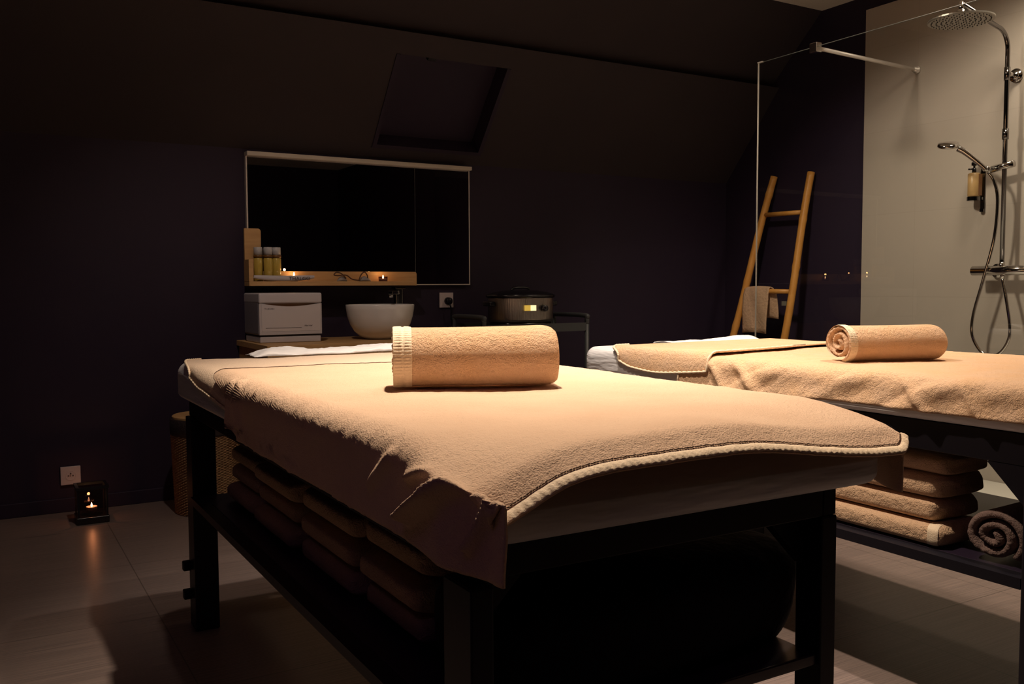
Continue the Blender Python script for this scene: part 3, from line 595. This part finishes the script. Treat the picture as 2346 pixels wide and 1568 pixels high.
def hem1(u, v):
    x, y, z = blanket1(.128 + u * (.90 - .128), v * .012)
    p2 = Vector(blanket1(.128 + u * (.90 - .128), v * .012 + .003)); p0 = Vector((x, y, z)); q = Vector(blanket1(min(.128 + (u + .002) * .772, .93), v * .012)); nn = (p2 - p0).cross(q - p0).normalized()
    if nn.y > 0: nn = -nn
    st = math.sin(v * math.pi) ** .5
    p0 = p0 + Vector((0, -1, .4)) * (.0012 + st * (.0028 + .0008 * math.sin(u * 420)))
    return tuple(p0)
V, Fc = grid(900, 8, hem1); hm = obj('hem', V, Fc, 'hem', b1, smooth=True, label='pale stitched hem')
P = []
for i in range(170):
    u = .145 + (i / 170) * .745; P.append(tube([Vector(blanket1(u, .0142)) + Vector((0, -.0006, .0012)), Vector(blanket1(u + .0034, .0142 + .0006 * math.sin(i * 2.3))) + Vector((0, -.0006, .0012))], .0009, 6))
V, Fc = merge(P); obj('hem_stitches', V, Fc, 'thread', hm)
pe = [Vector(blanket1(.12 + i / 160 * .78, .9975)) + Vector((0, 0, .0008)) for i in range(161)]
V, Fc = merge([tube(pe[i:i + 2], .0012, 6) for i in range(0, 160)]); obj('edge_shadow_line', V, Fc, 'thread', b1, label='dark line drawn as the shadow along the head edge')  # dark strand laid in for the shadow behind the blanket edge
# -- head towel, table one
fnH, _, _ = drape(.50, 1.303, .786, .738, .70, .042, .0025)
def htowel1(u, v):
    x, z, tw_, nx, nz = fnH(u); y0, y1 = 2.10, 2.80 - .06 * math.exp(-((x - .78) / .10) ** 2) - .22 * (1 - tw_)
    if u > .5: y1 = 2.76
    y = y0 + (y1 - y0) * v; z += -.022 * (1 - tw_) * sm(.0, .5, 1 - tw_) * sm(2.5, 2.12, y) * (1 if u < .5 else 0) + tw_ * .002 * fbm(x * 6, y * 6, 2)
    c = sm(2.45, 2.62, y) * (1 - tw_) * .02; z += c
    return (x, y, z)
V, Fc = grid(120, 60, htowel1); h1 = obj('head_towel', V, Fc, 'head_cloth', smooth=True, solid=-.003, label='folded tan towel across the head end of the foreground table', cat='towel', group='towels at the head of the massage tables')
def rim(fn, n=240, along='edge', r=.0032, pts=None):
    return tube(pts, [r * (1 + .35 * math.sin(i * 2.1)) for i in range(len(pts))], 8)
pe = [Vector(htowel1(0, v / 60)) + Vector((-.002, 0, 0)) for v in range(8, 61)] + [Vector(htowel1(u / 60 * .12, 1)) + Vector((-.002, .001, 0)) for u in range(1, 61)]
V, Fc = rim(None, pts=pe); obj('hem', V, Fc, 'hem', h1, smooth=True, label='pale stitched hem')
# rumpled sheet at the head of table one
def rump1(u, v):
    x = .72 + u * .56; y = 2.76 + v * .11 + .01 * math.sin(u * 11); h = .004 + .020 * math.sin(math.pi * v) ** .8 * (.5 + .5 * sm(0, .12, u)) * (.75 + .35 * math.sin(u * 8.5 + .6) * .5) + .007 * fbm(x * 16, y * 24, 4)
    h -= .006 * (1 - sm(0, .1, u))
    return (x, y, .7925 + max(.0005, h) * (1 if 0 < v < 1 else .1))
V, Fc = grid(60, 20, rump1); obj('loose_sheet', V, Fc, 'sheet', smooth=True, solid=-.001, label='rumpled white sheet behind the towel at the head of the foreground table', cat='sheet', group='loose white sheets')

# -- blanket, table two
fn2, _, _ = drape(1.865, 2.655, .789, .712, .70, .040, .0055)
def blanket2(u, v):
    x, z, tw_, nx, nz = fn2(u); yh = 2.06 + .08 * (1 - tw_) + .06 * sm(1.9, 2.6, x)
    y = 1.02 + (yh - 1.02) * v; left = u < .5; disp = 0
    if left:
        sd = 1 - tw_
        disp += sd * (.009 * sm(.2, 1, math.sin(y * 24 + z * 45 + 2 * fbm(y * 2, 0, 1))) * (.5 + .8 * fbm(y * 2.5, 1, 1)) + .005 * fbm(y * 8 + z * 14, y * 3, 7) + .006 * sm(.75, .70, z))
        disp += sd * .012 * (ridge(y, z, (1.92, .79), (1.80, .705), .014) + ridge(y, z, (2.02, .79), (1.93, .70), .012) + ridge(y, z, (1.36, .785), (1.28, .70), .012) + ridge(y, z, (1.22, .79), (1.15, .70), .010))
        disp = max(disp, -.003)
        z += -.016 * (1 - tw_) * sm(.76, .70, z) * sm(1.4, 2.05, y) 
    n3 = .0006 * fbm(x * 60, y * 60, z * 60)
    x += nx * (disp + n3); z += nz * (disp * .6 + n3) + tw_ * .002 * fbm(x * 6, y * 5, 9)
    return (x, y, z)
V, Fc = grid(160, 240, blanket2); b2 = obj('blanket', V, Fc, 'towel', smooth=True, solid=-.004, label='tan terry blanket hanging over the side of the farther massage table', cat='blanket', group='blankets on the massage tables')
pe = [Vector(blanket2(u / 40 * .034, 1)) + Vector((-.002, .001, 0)) for u in range(0, 41)]
V, Fc = rim(None, pts=pe); obj('hem', V, Fc, 'hem', b2, smooth=True, label='pale stitched hem')
# -- head towel, table two
fnK, _, _ = drape(1.865, 2.655, .797, .752, .72, .040, .009)
def htowel2(u, v):
    x, z, tw_, nx, nz = fnK(u); y0 = 2.015 + .10 * sm(1.9, 2.6, x) * tw_; y1 = 2.50 - .05 * (1 - tw_) ** 2 
    y = y0 + (y1 - y0) * v; c = sm(2.38, 2.50, y); z += (1 - tw_) ** 2 * (c * .018 - .016 * math.sin(math.pi * v) - .004) - .006 * sm(2.12, 2.3, y) 
    x += nx * (-.005 * sm(2.15, 2.35, y)); return (x, y, z)
V, Fc = grid(120, 50, htowel2); h2 = obj('head_towel', V, Fc, 'towel', smooth=True, solid=-.004, label='tan towel with stitched edge across the head end of the farther table', cat='towel', group='towels at the head of the massage tables')
pe = [Vector(htowel2(.5 - i / 100, 0)) + Vector((-.001, -.0015, .0005)) for i in range(0, 50)] + [Vector(htowel2(0, v / 60)) + Vector((-.002, 0, 0)) for v in range(0, 61)] + [Vector(htowel2(u / 60 * .14, 1)) + Vector((-.001, .0015, 0)) for u in range(1, 61)]
V, Fc = rim(None, pts=pe, r=.0035); obj('hem', V, Fc, 'hem', h2, smooth=True, label='pale stitched hem')
pe = [Vector(htowel2(.6 - i / 110, .022)) + Vector((0, 0, .0008)) for i in range(0, 58)]; P = [tube([pe[i], pe[i].lerp(pe[i + 1], .7)], .0012, 6) for i in range(len(pe) - 1)]
V, Fc = merge(P); obj('hem_stitches', V, Fc, 'thread', h2)
def rump2(u, v):
    x = 2.18 + u * .42; y = 2.52 + v * .14; h = (.004 + .014 * math.sin(math.pi * v) * (.4 + .9 * sm(.4, 1, u)) + .003 * fbm(x * 14, y * 20, 4)) * (1 if 0 < v < 1 else .1)
    return (x, y, .7885 + max(0.0005, h))
V, Fc = grid(40, 16, rump2); obj('loose_sheet', V, Fc, 'sheet', smooth=True, solid=-.001, label='rumpled white sheet at the head of the farther massage table', cat='sheet', group='loose white sheets')

# ------------------------------------------------------------------ rolled towels on top
def roll(name, label, c, ang, length, rad, turns, th, mt, loose=1.0, flat=.93, group=None, hem=True, start=0, seed=0, gap=1.0, ribs=60, sq=1.06, flare=0, hw=.036):
    """spiral towel roll lying along local X, its left end at -length/2"""
    N = int(64 * turns); L = 44; t = thing(name, label, 'towel', c, group); t.rotation_euler = (0, 0, ang)
    r0 = rad - th / 2; pitch = (rad - th * .8) / turns * gap
    def ctr(k, s):
        ph = 2 * math.pi * turns * k / N; r = r0 - pitch * ph / (2 * math.pi); a = start - ph
        rr = max(r, .004) * (1 + loose * .05 * math.sin(3 * a + seed) * (ph / (2 * math.pi * turns)))
        p = Vector((math.cos(a) * rr * sq, math.sin(a) * rr)); return p
    def shape(p, s):
        er = max(0, 1 - (1 - s) * length / .035); k = 1 + .03 * (2 * s - 1) ** 2 + flare * (s - .5) - .13 * er ** 2.2
        y, z = p.x * k, p.y * flat * k; zb = -rad * flat * .90
        if z < zb: z = zb + (z - zb) * .15
        z += .90 * rad * flat
        e = min(s, 1 - s) / .5
        return y, z
    def ring(off, rend, s):
        out = []
        for k in range(N + 1):
            p = ctr(k, s); q = ctr(min(k + 1, N), s) - ctr(max(k - 1, 0), s); q.normalize(); nrm = Vector((-q.y, q.x)); 
            if nrm.dot(p) < 0: nrm = -nrm
            out.append(shape(p + nrm * off, s))
        return out
    V = []; n = N + 1; S_ = []
    for j in range(L + 1):
        s = j / L; e = min(s, 1 - s) * length; inset = max(0, 1 - e / .012); off = th / 2 * (1 - .55 * inset ** 2); o_, i_ = ring(off, 0, s), ring(-off, 0, s)
        x = (s - .5) * length
        for k in range(n):
            # ends slightly uneven
            jag = (.003 * math.sin(k * .23 + seed) + .0015 * math.sin(k * 1.7)) * (j == 0)
            V.append((x + jag, *o_[k]))
        for k in range(n - 1, -1, -1): V.append((x, *i_[k]))
    m_ = 2 * n; Fc = []
    for j in range(L):
        for k in range(m_): Fc.append((j * m_ + k, j * m_ + (k + 1) % m_, (j + 1) * m_ + (k + 1) % m_, (j + 1) * m_ + k))
    for j in (0, L):
        for k in range(n - 1): Fc.append((j * m_ + k, j * m_ + k + 1, j * m_ + m_ - 2 - k, j * m_ + m_ - 1 - k))
    me_v = V
    o = obj('roll_body', [(0, 0, 0)] * 0 + V, Fc, mt, None, smooth=True); o.parent = t
    if hem:
        Vh, NN = [], int(N * 1.0 / turns * .93); H = 14; Fh = []
        for j in range(H + 1):
            w_ = j / H; s = (w_ * hw) / length; rg = ring(th / 2 + .0012, 0, s)
            for k in range(NN * 4 + 1):
                kk = k / 4; i = int(kk); f = kk - i; a = rg[i]; b = rg[min(i + 1, N)]; y, z = a[0] * (1 - f) + b[0] * f, a[1] * (1 - f) + b[1] * f
                rib = .0016 * (math.sin(k * ribs * 2 * math.pi / (NN * 4)) * .5 + .5) * math.sin(math.pi * min(1, max(0, w_))) ** .5 * (0 if abs(w_ - .55) < .06 else 1)
                cy, cz = 0, .90 * rad * flat; d = math.hypot(y - cy, z - cz) or 1
                Vh.append(((s - .5) * length - .0015, y + (y - cy) / d * rib, z + (z - cz) / d * rib))
        q = NN * 4 + 1
        for j in range(H):
            for k in range(q - 1): Fh.append((j * q + k, j * q + k + 1, (j + 1) * q + k + 1, (j + 1) * q + k))
        h = obj('hem_band', Vh, Fh, 'hem', None, smooth=True, label='pale ribbed hem band'); h.parent = t
    return t
roll('rolled_towel', 'thick tan rolled towel with ribbed pale end, lying on the foreground table', (.862, 1.612, .8015), math.radians(-22.8), .324, .0715, 3.2, .0175, 'towel', group='rolled towels on the massage tables', start=-2.2, seed=.6, flare=.05)
roll('rolled_towel', 'tan rolled towel showing its spiral end, lying on the farther table', (2.155, 1.625, .7972), math.radians(-17), .305, .0575, 2.4, .012, 'towel', loose=2.4, group='rolled towels on the massage tables', start=-1.9, seed=2.0, gap=.95, ribs=64, sq=1.15, hw=.022)

# ------------------------------------------------------------------ folded towels on the shelves
def folded(label, x0, x1, y0, y1, z0, z1, mt='shelf_towel', group=None, seed=0, name='folded_towel', hem=False):
    hx, hy, hz = (x1 - x0) / 2, (y1 - y0) / 2, (z1 - z0) / 2; cx, cy, cz = (x0 + x1) / 2, (y0 + y1) / 2, (z0 + z1) / 2
    t = thing(name, label, 'towel', (cx, cy, z0), group)
    def f(u, v):   # u around section in XZ, v along Y
        a = 2 * math.pi * u; px = math.copysign(abs(math.cos(a)) ** .35, math.cos(a)); pz = math.copysign(abs(math.sin(a)) ** .55, math.sin(a))
        e = min(v, 1 - v) * (y1 - y0); sh = 1 - .28 * max(0, 1 - e / .018) ** 2
        y = cy + (v - .5) * 2 * hy; wob = 1 + .04 * fbm(y * 9, a, seed)
        return (cx + px * hx * (.99 * (1 - .15 * max(0, 1 - e / .02) ** 2)), y + .004 * math.sin(a * 2 + seed), cz + pz * hz * min(sh * wob, 1.0))
    V, Fc = grid(48, 40, f); k = 41; n = len(V); V += [(cx, y0, cz), (cx, y1, cz)]
    Fc += [(i * k, (i + 1) * k, n) for i in range(48)] + [(i * k + 40, (i + 1) * k + 40, n + 1) for i in range(48)]
    obj('towel_body', V, Fc, mt, t, smooth=True)
    if hem:
        def g_(u, v):
            p = f(.25 + u * .5, (.02 + v * .05)); return (p[0] - .0012, p[1], p[2])
        V, Fc = grid(24, 4, g_); obj('hem_band', V, Fc, 'hem', t, smooth=True, label='pale hem band')
    # fold line: thin crease between the two layers on the visible long side
    return t
pos = ['bottom', 'middle', 'top']
st1 = [(1.315, 1.60, .600, 1.00, 'in the stack nearest the camera'), (1.615, 1.955, .598, .98, 'in the second stack from the camera'), (1.985, 2.33, .595, .98, 'in the third stack from the camera'), (2.345, 2.64, .60, .98, 'in the farthest stack')]
for i, (ya, yb_, xa, xb, w_) in enumerate(st1):
    for k in range(3):
        j = random.Random(i * 7 + k).uniform(-.010, .010); th_ = (.058, .056, .053, .052)[i]
        folded('%s folded tan towel %s on the foreground table shelf' % (pos[k], w_), xa + j, xb + j, ya + .008 + j * .4, yb_ - .012 + j * .4, .4015 + k * th_, .4015 + (k + 1) * th_ - .0008, group='folded towels under the foreground table', seed=i * 3 + k)
lb = ['lowest folded towel, hem showing, on the farther table shelf', 'second folded towel from the bottom on the farther table shelf', 'third folded towel from the bottom on the farther table shelf', 'topmost folded towel on the farther table shelf']
zz = [.3855, .441, .498, .555, .600]
for k in range(4):
    folded(lb[k], 1.905 + (0, .01, .006, .015)[k], 2.10 + (-.012, -.006, .004, .006)[k], 1.285 + (0, .02, .01, .0)[k], 1.80, zz[k], zz[k + 1] - .0008, 'shelf_towel', 'folded towels under the farther table', seed=30 + k, hem=(k == 0))
roll('rolled_blanket', 'dark taupe rolled blanket at the right edge of the farther table shelf', (2.17, 1.185, .3850), math.radians(4), .50, .070, 2.3, .019, 'taupe_towel', loose=1.5, hem=False, start=-2.4, seed=1.1)

# ------------------------------------------------------------------ black bolster
bg = thing('black_bolster', 'large black padded bolster on the shelf at the near end of the foreground table', 'bolster', (.87, 1.15, .4))
def bol(u, v):
    a = 2 * math.pi * v; s = math.sin(math.pi * min(max(u, .0), 1)) ** .1 if 0 < u < 1 else 0
    r = s * (1 + .04 * math.sin(a * 2 + u * 4)); x = .585 + u * .61 + .02 * math.sin(a) * sm(.6, 1, u)
    ca, sa = math.cos(a), math.sin(a); y = 1.158 + .128 * r * math.copysign(abs(ca) ** .62, ca); z = .486 + (.090 if sa > 0 else .13) * r * math.copysign(abs(sa) ** .7, sa)
    return (x, y, max(.4012, z))
V, Fc = grid(48, 40, bol); obj('padded_body', V, Fc, 'bag_black', bg, smooth=True)
